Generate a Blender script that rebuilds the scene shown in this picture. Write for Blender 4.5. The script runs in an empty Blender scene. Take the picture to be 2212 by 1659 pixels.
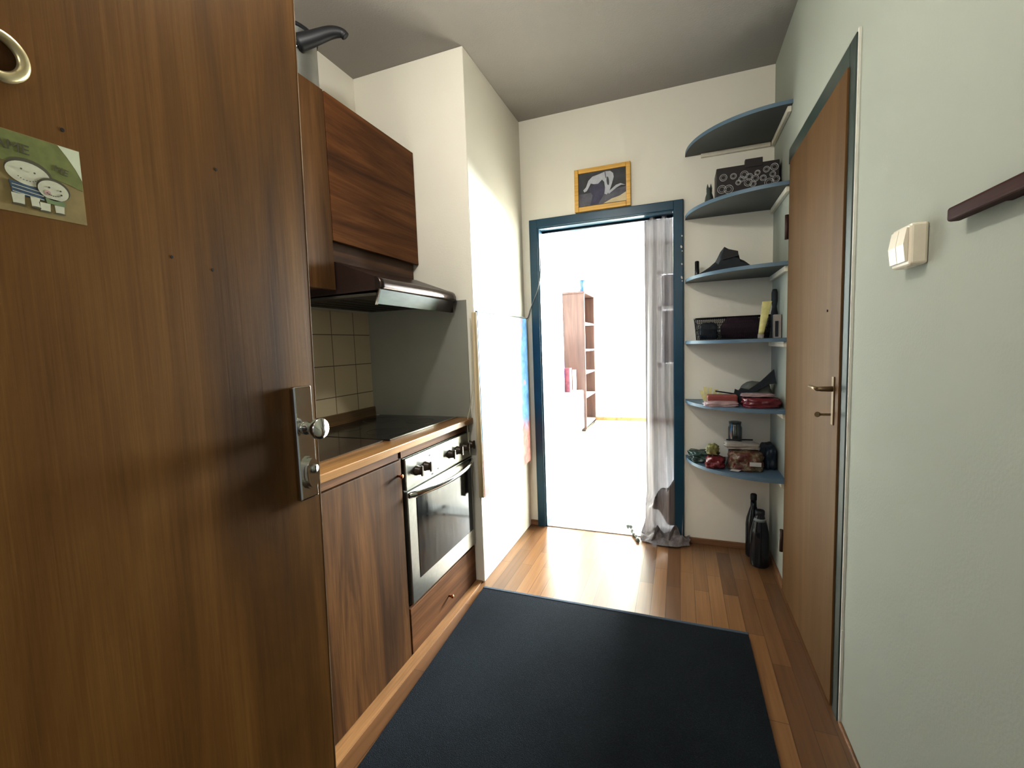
import bpy, bmesh, math, random
from mathutils import Vector, Matrix, noise
random.seed(7)
PI = math.pi
C = bpy.context.scene.collection

# ------------------------------------------------------------------ materials
def srgb(r, g, b):
    f = lambda c: (c/255/12.92) if c/255 <= .04045 else ((c/255+.055)/1.055)**2.4
    return (f(r), f(g), f(b), 1)

def new_mat(name):
    m = bpy.data.materials.new(name); m.use_nodes = True
    nt = m.node_tree
    for n in list(nt.nodes): nt.nodes.remove(n)
    out = nt.nodes.new('ShaderNodeOutputMaterial')
    bs = nt.nodes.new('ShaderNodeBsdfPrincipled')
    nt.links.new(bs.outputs[0], out.inputs[0])
    return m, nt, bs, out

def tex_coord(nt, scale=(1, 1, 1), rot=(0, 0, 0), loc=(0, 0, 0)):
    tc = nt.nodes.new('ShaderNodeTexCoord'); mp = nt.nodes.new('ShaderNodeMapping')
    mp.inputs['Scale'].default_value = scale; mp.inputs['Rotation'].default_value = rot
    mp.inputs['Location'].default_value = loc
    nt.links.new(tc.outputs['Object'], mp.inputs['Vector'])
    return mp.outputs[0]

def noise_tex(nt, vec, scale, detail=4, rough=.55, dist=0):
    n = nt.nodes.new('ShaderNodeTexNoise')
    n.inputs['Scale'].default_value = scale; n.inputs['Detail'].default_value = detail
    n.inputs['Roughness'].default_value = rough; n.inputs['Distortion'].default_value = dist
    nt.links.new(vec, n.inputs['Vector'])
    return n.outputs[0]

def ramp(nt, fac, stops):
    r = nt.nodes.new('ShaderNodeValToRGB'); e = r.color_ramp.elements
    while len(e) < len(stops): e.new(.5)
    for el, (p, c) in zip(e, stops): el.position = p; el.color = c
    nt.links.new(fac, r.inputs[0])
    return r.outputs[0]

def mix(nt, a, b, fac, mode='MIX'):
    m = nt.nodes.new('ShaderNodeMix'); m.data_type = 'RGBA'; m.blend_type = mode
    for sock, v in ((m.inputs[6], a), (m.inputs[7], b), (m.inputs[0], fac)):
        if hasattr(v, 'node'): nt.links.new(v, sock)
        else: sock.default_value = v
    return m.outputs[2]

def bump(nt, bs, h, strength=.2, dist=.01):
    b = nt.nodes.new('ShaderNodeBump'); b.inputs['Strength'].default_value = strength
    b.inputs['Distance'].default_value = dist
    nt.links.new(h, b.inputs['Height']); nt.links.new(b.outputs[0], bs.inputs['Normal'])

def plain(name, col, rough=.5, metal=0, var=.12, scale=30, bumpy=0):
    m, nt, bs, out = new_mat(name)
    v = tex_coord(nt); n = noise_tex(nt, v, scale)
    dark = tuple(c*(1-var) for c in col[:3])+(1,); light = tuple(min(1, c*(1+var)) for c in col[:3])+(1,)
    nt.links.new(ramp(nt, n, [(.3, dark), (.7, light)]), bs.inputs['Base Color'])
    bs.inputs['Roughness'].default_value = rough; bs.inputs['Metallic'].default_value = metal
    if bumpy: bump(nt, bs, n, bumpy, .004)
    return m

def wood(name, dark, mid, light, axis='z', rough=.45, figure=1.0, fine=1.0, spec=.5, seed=0):
    m, nt, bs, out = new_mat(name)
    sc = {'x': (.7, 9, 9), 'y': (9, .7, 9), 'z': (9, 9, .7)}[axis]
    sc2 = {'x': (3, 160, 160), 'y': (160, 3, 160), 'z': (160, 160, 3)}[axis]
    v = tex_coord(nt, sc, loc=(seed*3.1, seed*1.7, seed*2.3)); v2 = tex_coord(nt, sc2)
    a = noise_tex(nt, v, 1.1*figure, 6, .6, 1.2)
    b = noise_tex(nt, v2, 1.0, 3, .6, .2)
    base = ramp(nt, a, [(.28, dark), (.5, mid), (.72, light)])
    streak = ramp(nt, b, [(.3, (.72, .72, .72, 1)), (.65, (1.08, 1.08, 1.08, 1))])
    nt.links.new(mix(nt, base, streak, .8*fine, 'MULTIPLY'), bs.inputs['Base Color'])
    bs.inputs['Roughness'].default_value = rough
    bs.inputs['Specular IOR Level'].default_value = spec
    bump(nt, bs, b, .08, .002)
    return m

def wall_mat(name, col, bumpy=.12):
    m, nt, bs, out = new_mat(name)
    v = tex_coord(nt); n = noise_tex(nt, v, 1.3, 3); f = noise_tex(nt, v, 140, 4)
    d = tuple(c*.95 for c in col[:3])+(1,)
    nt.links.new(ramp(nt, n, [(.3, d), (.7, col)]), bs.inputs['Base Color'])
    bs.inputs['Roughness'].default_value = .85; bs.inputs['Specular IOR Level'].default_value = .25
    bump(nt, bs, f, bumpy, .004)
    return m

M = {}
M['wall'] = wall_mat('white_wall_paint', srgb(231, 227, 216))
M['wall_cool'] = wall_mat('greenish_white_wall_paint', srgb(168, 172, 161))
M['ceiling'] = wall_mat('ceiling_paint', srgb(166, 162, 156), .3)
M['far_floor'] = wood('blown_out_laminate', srgb(214, 204, 190), srgb(226, 218, 206), srgb(236, 230, 220), 'y', .35, .6, .5, seed=11)  # pale tones paint in the daylight that blows out this floor
M['far_wall'] = wall_mat('bright_room_paint', srgb(240, 240, 236))

# laminate floor: staggered strips running along the corridor
m, nt, bs, out = new_mat('oak_laminate'); M['floor'] = m
v = tex_coord(nt, (1, 1, 1), (0, 0, PI/2))
br = nt.nodes.new('ShaderNodeTexBrick'); nt.links.new(v, br.inputs['Vector'])
br.inputs['Color1'].default_value = srgb(144, 107, 70); br.inputs['Color2'].default_value = srgb(104, 74, 48)
br.inputs['Mortar'].default_value = srgb(82, 57, 38)
br.inputs['Scale'].default_value = 1; br.inputs['Mortar Size'].default_value = .0012
br.inputs['Brick Width'].default_value = .46; br.inputs['Row Height'].default_value = .066; br.offset = .37
g = noise_tex(nt, tex_coord(nt, (60, 2.2, 60)), 1, 5, .6, .6)
st = ramp(nt, g, [(.3, (.7, .66, .62, 1)), (.7, (1.1, 1.1, 1.1, 1))])
nt.links.new(mix(nt, br.outputs[0], st, .8, 'MULTIPLY'), bs.inputs['Base Color'])
bs.inputs['Roughness'].default_value = .28
bs.inputs['Specular IOR Level'].default_value = 1.0
bump(nt, bs, g, .04, .001)

walnut = (srgb(52, 32, 15), srgb(82, 54, 26), srgb(116, 80, 43))
M['walnut_z'] = wood('walnut_vertical', *walnut, 'z', .6, 1, 1, .15)
M['walnut_y'] = wood('walnut_horizontal', srgb(64, 39, 21), srgb(98, 63, 34), srgb(128, 88, 52), 'y', .6, 1, 1, .2, seed=2)
M['walnut_y2'] = wood('walnut_horizontal_dark', srgb(62, 40, 26), srgb(92, 62, 40), srgb(112, 78, 52), 'y', .5, seed=5)
M['walnut_z2'] = wood('walnut_tall', srgb(62, 42, 22), srgb(84, 58, 30), srgb(104, 74, 42), 'z', .5, 1, 1, .3, seed=3)
M['worktop'] = wood('oak_worktop', srgb(124, 90, 54), srgb(156, 116, 72), srgb(180, 140, 92), 'y', .3, seed=4)
M['upstand'] = wood('dull_oak_upstand', srgb(104, 84, 58), srgb(122, 100, 70), srgb(134, 112, 80), 'y', .5, seed=4)
M['edging'] = wood('light_oak_edging', srgb(120, 86, 52), srgb(152, 113, 72), srgb(172, 134, 90), 'y', .5, seed=6)
M['door_brown'] = wood('entry_door_veneer', srgb(80, 52, 19), srgb(114, 78, 32), srgb(140, 101, 50), 'z', .45, .6, .6, .3, seed=8)
M['door_chip'] = wood('raw_door_edge', srgb(70, 48, 28), srgb(120, 96, 70), srgb(196, 176, 150), 'z', .6, 5, .3)
M['door_tan'] = wood('tan_door_veneer', srgb(92, 66, 36), srgb(103, 75, 42), srgb(112, 84, 49), 'z', .6, .5, .5, .25, seed=9)
M['baseboard'] = wood('brown_baseboard', srgb(100, 70, 48), srgb(130, 95, 66), srgb(150, 112, 82), 'x', .45)
M['bookcase'] = wood('bookcase_wood', srgb(52, 32, 26), srgb(66, 43, 36), srgb(78, 53, 45), 'z', .5)
M['rail_wood'] = wood('mahogany_rail', srgb(46, 20, 16), srgb(62, 30, 24), srgb(76, 40, 30), 'y', .6, 1, 1, .15)
M['teal'] = plain('teal_gloss_paint', srgb(20, 66, 86), .32, var=.18, scale=5)
M['teal_dark'] = plain('dark_green_gloss_paint', srgb(52, 66, 62), .35, var=.2, scale=8)
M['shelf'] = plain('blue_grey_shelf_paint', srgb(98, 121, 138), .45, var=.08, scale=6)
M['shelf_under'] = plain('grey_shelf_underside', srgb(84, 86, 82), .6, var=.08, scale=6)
M['batten'] = plain('white_batten', srgb(214, 208, 192), .6, var=.06)
M['steel'] = plain('brushed_steel', srgb(168, 168, 160), .32, .9, var=.06, scale=60)
M['steel_panel'] = plain('dull_steel_panel', srgb(150, 150, 142), .5, .35, var=.05, scale=3)
M['chrome'] = plain('chrome', srgb(205, 205, 200), .12, 1, var=.03)
M['brass'] = plain('pale_brass', srgb(188, 176, 140), .3, .6, var=.1)
M['handle_dull'] = plain('tarnished_brass', srgb(126, 108, 80), .4, .5, var=.15)
M['copper'] = plain('copper_knob', srgb(176, 112, 72), .25, .9, var=.08)
M['glass_black'] = plain('black_ceramic_glass', srgb(26, 25, 24), .12, var=.1)
M['glass_brown'] = plain('dark_brown_glass', srgb(52, 42, 36), .12, var=.1)
M['black'] = plain('matte_black', srgb(24, 25, 28), .5, var=.2)
M['black_gloss'] = plain('black_plastic', srgb(20, 20, 22), .22, var=.1)
M['hood_brown'] = plain('dark_brown_enamel', srgb(48, 34, 30), .3, var=.1)
M['hood_strip'] = plain('smoky_chrome', srgb(74, 64, 60), .25, .8, var=.15, scale=12)
M['hood_under'] = plain('greasy_filter', srgb(62, 58, 50), .6, .2, var=.15, scale=20)
M['knob_brown'] = plain('brown_black_knob', srgb(66, 54, 42), .35, var=.15)
M['white_plastic'] = plain('ivory_plastic', srgb(226, 218, 200), .25, var=.03)
M['white'] = plain('white_lacquer', srgb(240, 240, 238), .35, var=.02)
M['pot_steel'] = plain('old_steel', srgb(150, 150, 146), .35, .8, var=.08, scale=10)
M['yellow_frame'] = wood('yellow_pine_frame', srgb(206, 160, 72), srgb(222, 178, 92), srgb(232, 192, 110), 'x', .4)
M['navy'] = plain('navy_card', srgb(22, 30, 44), .5, var=.15)
M['ring_black'] = plain('black_card', srgb(44, 38, 38), .5, var=.1)
M['ring_grey'] = plain('silver_ring_ink', srgb(176, 176, 176), .5, var=.25, scale=60)
M['purple'] = plain('purple_cloth', srgb(66, 38, 56), .8, var=.25, scale=40, bumpy=.5)
M['yellow'] = plain('pale_yellow_plastic', srgb(206, 198, 138), .4, var=.12, scale=50)
M['yellow_paper'] = plain('yellow_paper', srgb(220, 214, 160), .6, var=.1)
M['red_plastic'] = plain('red_packet', srgb(112, 44, 50), .25, var=.25, scale=18, bumpy=.4)
M['red_paper'] = plain('brick_red_packet', srgb(142, 76, 70), .5, var=.12)
M['pink_film'] = plain('cloudy_pink_film', srgb(178, 154, 156), .25, var=.2, scale=24, bumpy=.5)
M['grey_cloth'] = plain('grey_green_cloth', srgb(112, 114, 106), .8, var=.2, scale=20, bumpy=.4)
M['slate'] = plain('slate_black_cloth', srgb(40, 46, 52), .7, var=.2, scale=30)
M['green_bag'] = plain('dark_green_bag', srgb(44, 66, 60), .25, var=.35, scale=16, bumpy=.6)
M['olive_bag'] = plain('olive_packet', srgb(130, 128, 82), .35, var=.3, scale=40, bumpy=.5)
M['paper_white'] = plain('dull_white_paper', srgb(158, 150, 142), .6, var=.14, scale=20)
M['navy_bag'] = plain('navy_bag', srgb(26, 38, 52), .45, var=.3, scale=20, bumpy=.4)
M['bottle'] = plain('dark_bottle_glass', srgb(22, 25, 30), .12, var=.1)
M['cable'] = plain('grey_cable', srgb(122, 128, 128), .5, var=.1)
M['cable_white'] = plain('cream_cable', srgb(196, 190, 170), .5, var=.05)
M['stretcher'] = wood('pine_stretcher', srgb(176, 156, 120), srgb(198, 180, 146), srgb(214, 198, 168), 'z', .6)
M['blue_glass'] = plain('blue_glass', srgb(24, 62, 130), .15, var=.15, scale=15)
M['book_purple'] = plain('purple_print', srgb(66, 58, 104), .6, var=.4, scale=25)
M['book_red'] = plain('red_print', srgb(84, 34, 44), .6, var=.4, scale=25)
M['pale_green'] = plain('pale_green_print', srgb(200, 226, 206), .6, var=.1)
M['figurine'] = plain('dark_grey_green_ceramic', srgb(62, 70, 66), .45, var=.2, scale=40)
M['skin_white'] = plain('chalk_figure', srgb(182, 184, 190), .6, var=.14, scale=18)
M['sketch_dark'] = plain('charcoal_ground', srgb(68, 70, 74), .6, var=.3, scale=14)
M['sketch_mid'] = plain('charcoal_shade', srgb(104, 103, 112), .6, var=.3, scale=16)
M['sketch_shadow'] = plain('charcoal_violet_shade', srgb(78, 76, 96), .6, var=.25, scale=20)
M['sketch_cream'] = plain('cream_wash', srgb(206, 192, 160), .6, var=.12, scale=16)
M['plug_label'] = plain('white_label', srgb(190, 188, 184), .5, var=.05)
M['card_tan'] = plain('card_tan', srgb(146, 128, 84), .5, var=.12, scale=60)
M['card_green'] = plain('card_green', srgb(118, 122, 68), .5, var=.14, scale=70)
M['card_pale'] = plain('card_pale', srgb(200, 204, 178), .5, var=.06)
M['card_white'] = plain('card_face_white', srgb(196, 194, 172), .5, var=.08, scale=90)
M['card_pink'] = plain('card_face_pink', srgb(190, 160, 152), .5, var=.1, scale=90)
M['card_ink'] = plain('card_ink', srgb(84, 80, 58), .6, var=.2)
M['card_blue'] = plain('card_blue', srgb(70, 88, 104), .6, var=.25, scale=200)
M['card_leaf'] = plain('card_soft_green', srgb(124, 140, 98), .6, var=.1)
M['key_hole'] = plain('keyhole_dark', srgb(12, 12, 12), .6)
M['grout_white'] = plain('plaster_edge', srgb(216, 216, 206), .8, var=.05)

# rug: dark blue-black loop pile
m, nt, bs, out = new_mat('charcoal_rug'); M['rug'] = m
v = tex_coord(nt); n1 = noise_tex(nt, v, 420, 3); n2 = noise_tex(nt, v, 2.2, 3); n3 = noise_tex(nt, v, 60, 2)
c = ramp(nt, n1, [(.3, srgb(17, 21, 25)), (.62, srgb(32, 38, 44)), (.8, srgb(58, 66, 74))])
c2 = ramp(nt, n2, [(.35, (.75, .75, .75, 1)), (.65, (1.1, 1.1, 1.1, 1))])
nt.links.new(mix(nt, c, c2, 1.0, 'MULTIPLY'), bs.inputs['Base Color'])
bs.inputs['Roughness'].default_value = .95; bs.inputs['Specular IOR Level'].default_value = .15
bump(nt, bs, n1, .6, .006)
M['rug_edge'] = plain('rug_binding', srgb(62, 74, 86), .9, var=.2, scale=200)

# tiles (15.6 cm squares with thin grout)
m, nt, bs, out = new_mat('beige_wall_tiles'); M['tiles'] = m
tc = nt.nodes.new('ShaderNodeTexCoord'); sx = nt.nodes.new('ShaderNodeSeparateXYZ'); cx = nt.nodes.new('ShaderNodeCombineXYZ')
nt.links.new(tc.outputs['Object'], sx.inputs[0]); nt.links.new(sx.outputs[1], cx.inputs[0]); nt.links.new(sx.outputs[2], cx.inputs[1])
br = nt.nodes.new('ShaderNodeTexBrick'); nt.links.new(cx.outputs[0], br.inputs['Vector']); br.offset = 0
br.inputs['Scale'].default_value = 1; br.inputs['Brick Width'].default_value = .162; br.inputs['Row Height'].default_value = .157
br.inputs['Mortar Size'].default_value = .0022; br.inputs['Mortar'].default_value = srgb(120, 108, 90)
br.inputs['Color1'].default_value = srgb(214, 200, 172); br.inputs['Color2'].default_value = srgb(206, 192, 164)
nt.links.new(br.outputs[0], bs.inputs['Base Color']); bs.inputs['Roughness'].default_value = .25
bump(nt, bs, br.outputs[1], -.3, .003)

# painted canvas: blue with orange blotches above, brick red towards the lower edge
m, nt, bs, out = new_mat('canvas_paint'); M['canvas'] = m
v = tex_coord(nt); n = noise_tex(nt, v, 5.5, 4, .5, .4); n2 = noise_tex(nt, v, 14, 4, .6, .8)
blue = ramp(nt, n2, [(.3, srgb(62, 112, 160)), (.55, srgb(92, 146, 196)), (.75, srgb(130, 168, 204))])
spots = ramp(nt, n, [(.60, (0, 0, 0, 1)), (.68, (1, 1, 1, 1))])
c = mix(nt, blue, srgb(190, 132, 104), spots)
sx = nt.nodes.new('ShaderNodeSeparateXYZ'); nt.links.new(v, sx.inputs[0])
ad = nt.nodes.new('ShaderNodeMath'); ad.operation = 'MULTIPLY_ADD'; nt.links.new(n2, ad.inputs[0]); ad.inputs[1].default_value = .22
nt.links.new(sx.outputs[2], ad.inputs[2])
low = ramp(nt, ad.outputs[0], [(.33, (1, 1, 1, 1)), (.42, (0, 0, 0, 1))])
red = ramp(nt, n2, [(.3, srgb(150, 84, 88)), (.7, srgb(206, 150, 140))])
nt.links.new(mix(nt, c, red, low), bs.inputs['Base Color']); bs.inputs['Roughness'].default_value = .6

# oven window: dark reflective glass with a grimy film
m, nt, bs, out = new_mat('oven_glass'); M['oven_glass'] = m
v = tex_coord(nt, (30, 30, 6)); n = noise_tex(nt, v, 1.2, 5)
nt.links.new(ramp(nt, n, [(.3, srgb(20, 23, 24)), (.7, srgb(40, 45, 45))]), bs.inputs['Base Color'])
nt.links.new(ramp(nt, n, [(.3, (.05, .05, .05, 1)), (.75, (.16, .16, .16, 1))]), bs.inputs['Roughness'])
bs.inputs['Specular IOR Level'].default_value = .45

# frosty extractor visor
m, nt, bs, out = new_mat('visor_glass'); M['visor'] = m
n = noise_tex(nt, tex_coord(nt, (10, 2, 10)), 2, 3)
nt.links.new(ramp(nt, n, [(.3, srgb(52, 62, 55)), (.7, srgb(84, 98, 86))]), bs.inputs['Base Color'])
bs.inputs['Specular IOR Level'].default_value = .25; bs.inputs['Roughness'].default_value = .3; bs.inputs['Alpha'].default_value = .9

# sheer satin curtain
m, nt, bs, out = new_mat('sheer_grey_curtain'); M['curtain'] = m
n = noise_tex(nt, tex_coord(nt, (60, 60, 2)), 2, 3)
col = ramp(nt, n, [(.3, srgb(112, 106, 106)), (.7, srgb(140, 132, 132))])
nt.links.new(col, bs.inputs['Base Color']); bs.inputs['Roughness'].default_value = .38
bs.inputs['Sheen Weight'].default_value = .3
tl = nt.nodes.new('ShaderNodeBsdfTranslucent'); tp = nt.nodes.new('ShaderNodeBsdfTransparent')
nt.links.new(col, tl.inputs[0]); tp.inputs[0].default_value = (.9, .9, .95, 1)
mx = nt.nodes.new('ShaderNodeMixShader'); mx.inputs[0].default_value = .045
nt.links.new(bs.outputs[0], mx.inputs[1]); nt.links.new(tl.outputs[0], mx.inputs[2])
mx2 = nt.nodes.new('ShaderNodeMixShader'); mx2.inputs[0].default_value = .02
nt.links.new(mx.outputs[0], mx2.inputs[1]); nt.links.new(tp.outputs[0], mx2.inputs[2])
nt.links.new(mx2.outputs[0], out.inputs[0])

# clear things: window pane, jar
def clear(name, tint, refl):
    m, nt, bs, out = new_mat(name); nt.nodes.remove(bs)
    tp = nt.nodes.new('ShaderNodeBsdfTransparent'); gl = nt.nodes.new('ShaderNodeBsdfGlossy')
    tp.inputs[0].default_value = tint; gl.inputs['Roughness'].default_value = .08
    mx = nt.nodes.new('ShaderNodeMixShader'); mx.inputs[0].default_value = refl
    nt.links.new(tp.outputs[0], mx.inputs[1]); nt.links.new(gl.outputs[0], mx.inputs[2]); nt.links.new(mx.outputs[0], out.inputs[0])
    return m
M['pane'] = clear('window_pane', (.96, .98, .98, 1), .06)
M['jar'] = clear('cloudy_jar', (.62, .66, .66, 1), .12)

# ------------------------------------------------------------------ geometry helpers
def BM(): return bmesh.new()

def box(bm, x0, x1, y0, y1, z0, z1, bev=0, seg=2, mi=0):
    r = bmesh.ops.create_cube(bm, size=1)
    vs = r['verts']
    for v in vs:
        v.co = Vector((x0 if v.co.x < 0 else x1, y0 if v.co.y < 0 else y1, z0 if v.co.z < 0 else z1))
    fs = set(f for v in vs for f in v.link_faces)
    for f in fs: f.material_index = mi
    if bev:
        es = list(set(e for v in vs for e in v.link_edges))
        rb = bmesh.ops.bevel(bm, geom=es, offset=bev, segments=seg, profile=.5, affect='EDGES')
        for f in rb['faces']: f.material_index = mi; f.smooth = False
    return bm

def prism(bm, pts, axis, a0, a1, mi=0):
    """polygon pts in the plane normal to axis, extruded a0..a1 (pts: x -> (y,z), y -> (x,z), z -> (x,y))"""
    def P(p, a):
        return {'x': (a, p[0], p[1]), 'y': (p[0], a, p[1]), 'z': (p[0], p[1], a)}[axis]
    A = [bm.verts.new(P(p, a0)) for p in pts]; B = [bm.verts.new(P(p, a1)) for p in pts]
    n = len(pts); fs = [bm.faces.new(A), bm.faces.new(B[::-1])]
    for i in range(n): fs.append(bm.faces.new((A[i], B[i], B[(i+1) % n], A[(i+1) % n])))
    for f in fs: f.material_index = mi
    return bm

def ellipse(cx, cy, rx, ry, n=28, rot=0):
    return [(cx+rx*math.cos(t)*math.cos(rot)-ry*math.sin(t)*math.sin(rot), cy+rx*math.cos(t)*math.sin(rot)+ry*math.sin(t)*math.cos(rot))
            for t in (2*PI*i/n for i in range(n))]

def lathe(bm, prof, origin=(0, 0, 0), axis='z', n=32, mi=0):
    """prof: list of (radius, height) revolved about an axis through origin"""
    O = Vector(origin); rings = []
    for r, h in prof:
        ring = []
        for i in range(n):
            t = 2*PI*i/n; a, b = r*math.cos(t), r*math.sin(t)
            d = {'z': (a, b, h), 'x': (h, a, b), 'y': (a, h, b)}[axis]
            ring.append(bm.verts.new(O+Vector(d)))
        rings.append(ring)
    for A, B in zip(rings, rings[1:]):
        for i in range(n):
            f = bm.faces.new((A[i], A[(i+1) % n], B[(i+1) % n], B[i])); f.smooth = True; f.material_index = mi
    for R in (rings[0], rings[-1]):
        try: f = bm.faces.new(R); f.material_index = mi
        except ValueError: pass
    return bm

def tube(bm, pts, rad, n=10, mi=0, closed=False):
    pts = [Vector(p) for p in pts]; rr = rad if isinstance(rad, (list, tuple)) else [rad]*len(pts)
    rings = []; L = len(pts)
    up = Vector((0, 0, 1))
    for i, p in enumerate(pts):
        a = pts[i-1] if (i > 0 or closed) else p; b = pts[(i+1) % L] if (i < L-1 or closed) else p
        d = (b-a).normalized()
        u = d.cross(up)
        if u.length < .05: u = d.cross(Vector((0, 1, 0)))
        u.normalize(); w = u.cross(d).normalized()
        rings.append([bm.verts.new(p+rr[i]*(u*math.cos(2*PI*k/n)+w*math.sin(2*PI*k/n))) for k in range(n)])
    pairs = list(zip(rings, rings[1:])) + ([(rings[-1], rings[0])] if closed else [])
    for A, B in pairs:
        for k in range(n):
            f = bm.faces.new((A[k], A[(k+1) % n], B[(k+1) % n], B[k])); f.smooth = True; f.material_index = mi
    if not closed:
        for R in (rings[0], rings[-1]):
            f = bm.faces.new(R); f.material_index = mi
    return bm

def smooth_path(pts, n=8):
    pts = [Vector(p) for p in pts]; out = []
    for i in range(len(pts)-1):
        p0 = pts[max(0, i-1)]; p1 = pts[i]; p2 = pts[i+1]; p3 = pts[min(len(pts)-1, i+2)]
        for k in range(n):
            t = k/n
            out.append(.5*((2*p1)+(p2-p0)*t+(2*p0-5*p1+4*p2-p3)*t*t+(3*p1-p0-3*p2+p3)*t**3))
    out.append(pts[-1]); return out

def lump(bm, c, s, amp=.18, freq=3, seed=0, power=4, cuts=9, mi=0, flat=True):
    """a soft crumpled pillow shape that sits flat on its base"""
    r = bmesh.ops.create_cube(bm, size=2)
    es = list(set(e for v in r['verts'] for e in v.link_edges))
    sub = bmesh.ops.subdivide_edges(bm, edges=es, cuts=cuts, use_grid_fill=True)
    vs = list(bm.verts)
    for v in vs:
        p = v.co.copy(); n = (abs(p.x)**power+abs(p.y)**power+abs(p.z)**power)**(1/power)
        p = p/n*1.0
        q = noise.noise(p*freq*.5+Vector((seed*5.3, seed*2.1, 1))) + .5*noise.noise(p*freq*1.3+Vector((seed*1.3, 4, seed)))
        p = p*(1+amp*q)
        z = p.z
        if flat and z < -.8: z = -.8
        v.co = Vector((c[0]+p.x*s[0]/2, c[1]+p.y*s[1]/2, c[2]+(z+.8)/1.8*s[2]))
    lo = [min(v.co[i] for v in vs) for i in range(3)]; hi = [max(v.co[i] for v in vs) for i in range(3)]
    t0 = (c[0]-s[0]/2, c[1]-s[1]/2, c[2]); 
    for v in vs:
        v.co = Vector([t0[i]+(v.co[i]-lo[i])/(hi[i]-lo[i])*s[i] for i in range(3)])
        for f in v.link_faces: f.smooth = True; f.material_index = mi
    return bm

WORLD = {}
def place(o, loc):
    WORLD[o.name] = Vector(loc)

def obj(name, bm, mats, parent=None, kind=None, origin=None):
    """link bm (built in world coordinates) as one mesh object, its origin at the parent or at origin"""
    off = WORLD[parent.name] if parent is not None else Vector(origin or (0, 0, 0))
    bmesh.ops.recalc_face_normals(bm, faces=bm.faces)
    bmesh.ops.translate(bm, verts=bm.verts, vec=-off)
    me = bpy.data.meshes.new(name); bm.to_mesh(me); bm.free()
    for mt in (mats if isinstance(mats, (list, tuple)) else [mats]): me.materials.append(mt)
    o = bpy.data.objects.new(name, me); C.objects.link(o)
    if parent is not None: o.parent = parent
    else: o.location = off
    place(o, off)
    if kind: o['kind'] = kind
    return o

def tag(o, label, cat, group=None):
    o['label'] = label; o['category'] = cat
    if group: o['group'] = group
    return o

def thing(name, label, cat, loc, group=None):
    o = bpy.data.objects.new(name, None); C.objects.link(o); o.location = loc; place(o, loc)
    o.empty_display_size = .05
    return tag(o, label, cat, group)

def struct(name, bm, mats, label, parent=None, origin=None):
    o = obj(name, bm, mats, parent, 'structure' if parent is None else None, origin)
    if parent is None: o['label'] = label
    return o

# ------------------------------------------------------------------ measured room (metres)
XR, YB, ZC = .484, 2.86, 2.71            # wall with the tan door, wall with the doorway, ceiling
XL, YN, XT = -.98, 2.054, -1.635         # pier face, niche side, tiled wall
YE = -.17                                # entrance wall
YF, XF0, XF1 = 7.2, -1.75, 2.6           # bright room

struct('floor', box(BM(), -1.9, 2.75, -1.6, 2.93, -.08, 0), M['floor'], 'oak laminate floor in narrow strips')
struct('floor.001', box(BM(), -1.9, 2.75, 2.93, 7.35, -.08, 0), M['far_floor'], 'floor of the bright room, pale tone standing in for blown-out daylight')
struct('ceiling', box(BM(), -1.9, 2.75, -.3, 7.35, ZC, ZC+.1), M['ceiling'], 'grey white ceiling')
struct('wall_left', box(BM(), XT-.115, XT, -.3, YB, 0, ZC), M['wall'], 'white wall behind the kitchen units')
struct('wall_pier', box(BM(), XT, XL, YN, YB, 0, ZC, .004), M['wall'], 'white pier beside the cooker niche')
b = BM()
box(b, XF0-.1, -.868, YB, 3.0, 0, ZC); box(b, -.03, XF1+.1, YB, 3.0, 0, ZC); box(b, -.868, -.03, YB, 3.0, 2.018, ZC)
struct('wall_back', b, M['wall'], 'white wall with the bright doorway')
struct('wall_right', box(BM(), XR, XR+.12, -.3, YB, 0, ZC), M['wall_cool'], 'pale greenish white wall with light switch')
b = BM()
box(b, XT-.1, -.70, YE-.13, YE, 0, ZC); box(b, .22, XR+.1, YE-.13, YE, 0, ZC); box(b, -.70, .22, YE-.13, YE, 2.03, ZC)
struct('wall_front', b, M['wall'], 'white wall with the entrance opening')
struct('wall_far_left', box(BM(), XF0-.1, XF0, 3.0, YF, 0, ZC), M['far_wall'], 'white wall of the bright room behind the furniture')
struct('wall_far_right', box(BM(), XF1, XF1+.1, 3.0, YF, 0, ZC), M['far_wall'], 'white wall of the bright room, window side')
WX0, WX1, WZ0, WZ1 = -.32, 1.55, .85, 2.32
b = BM()
box(b, XF0-.1, WX0, YF, YF+.12, 0, ZC); box(b, WX1, XF1+.1, YF, YF+.12, 0, ZC)
box(b, WX0, WX1, YF, YF+.12, 0, WZ0); box(b, WX0, WX1, YF, YF+.12, WZ1, ZC)
struct('wall_far_back', b, M['far_wall'], 'white window wall at the end of the bright room')
b = BM()
for x in (WX0, (WX0+WX1)/2-.03, WX1-.06): box(b, x, x+.06, YF+.03, YF+.09, WZ0, WZ1)
for z in (WZ0, 1.72, WZ1-.06): box(b, WX0, WX1, YF+.03, YF+.09, z, z+.06)
w = struct('window_1', b, M['white'], 'white window of the bright room')
obj('pane', box(BM(), WX0+.05, WX1-.05, YF+.055, YF+.06, WZ0+.05, WZ1-.05), M['pane'], w)

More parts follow.
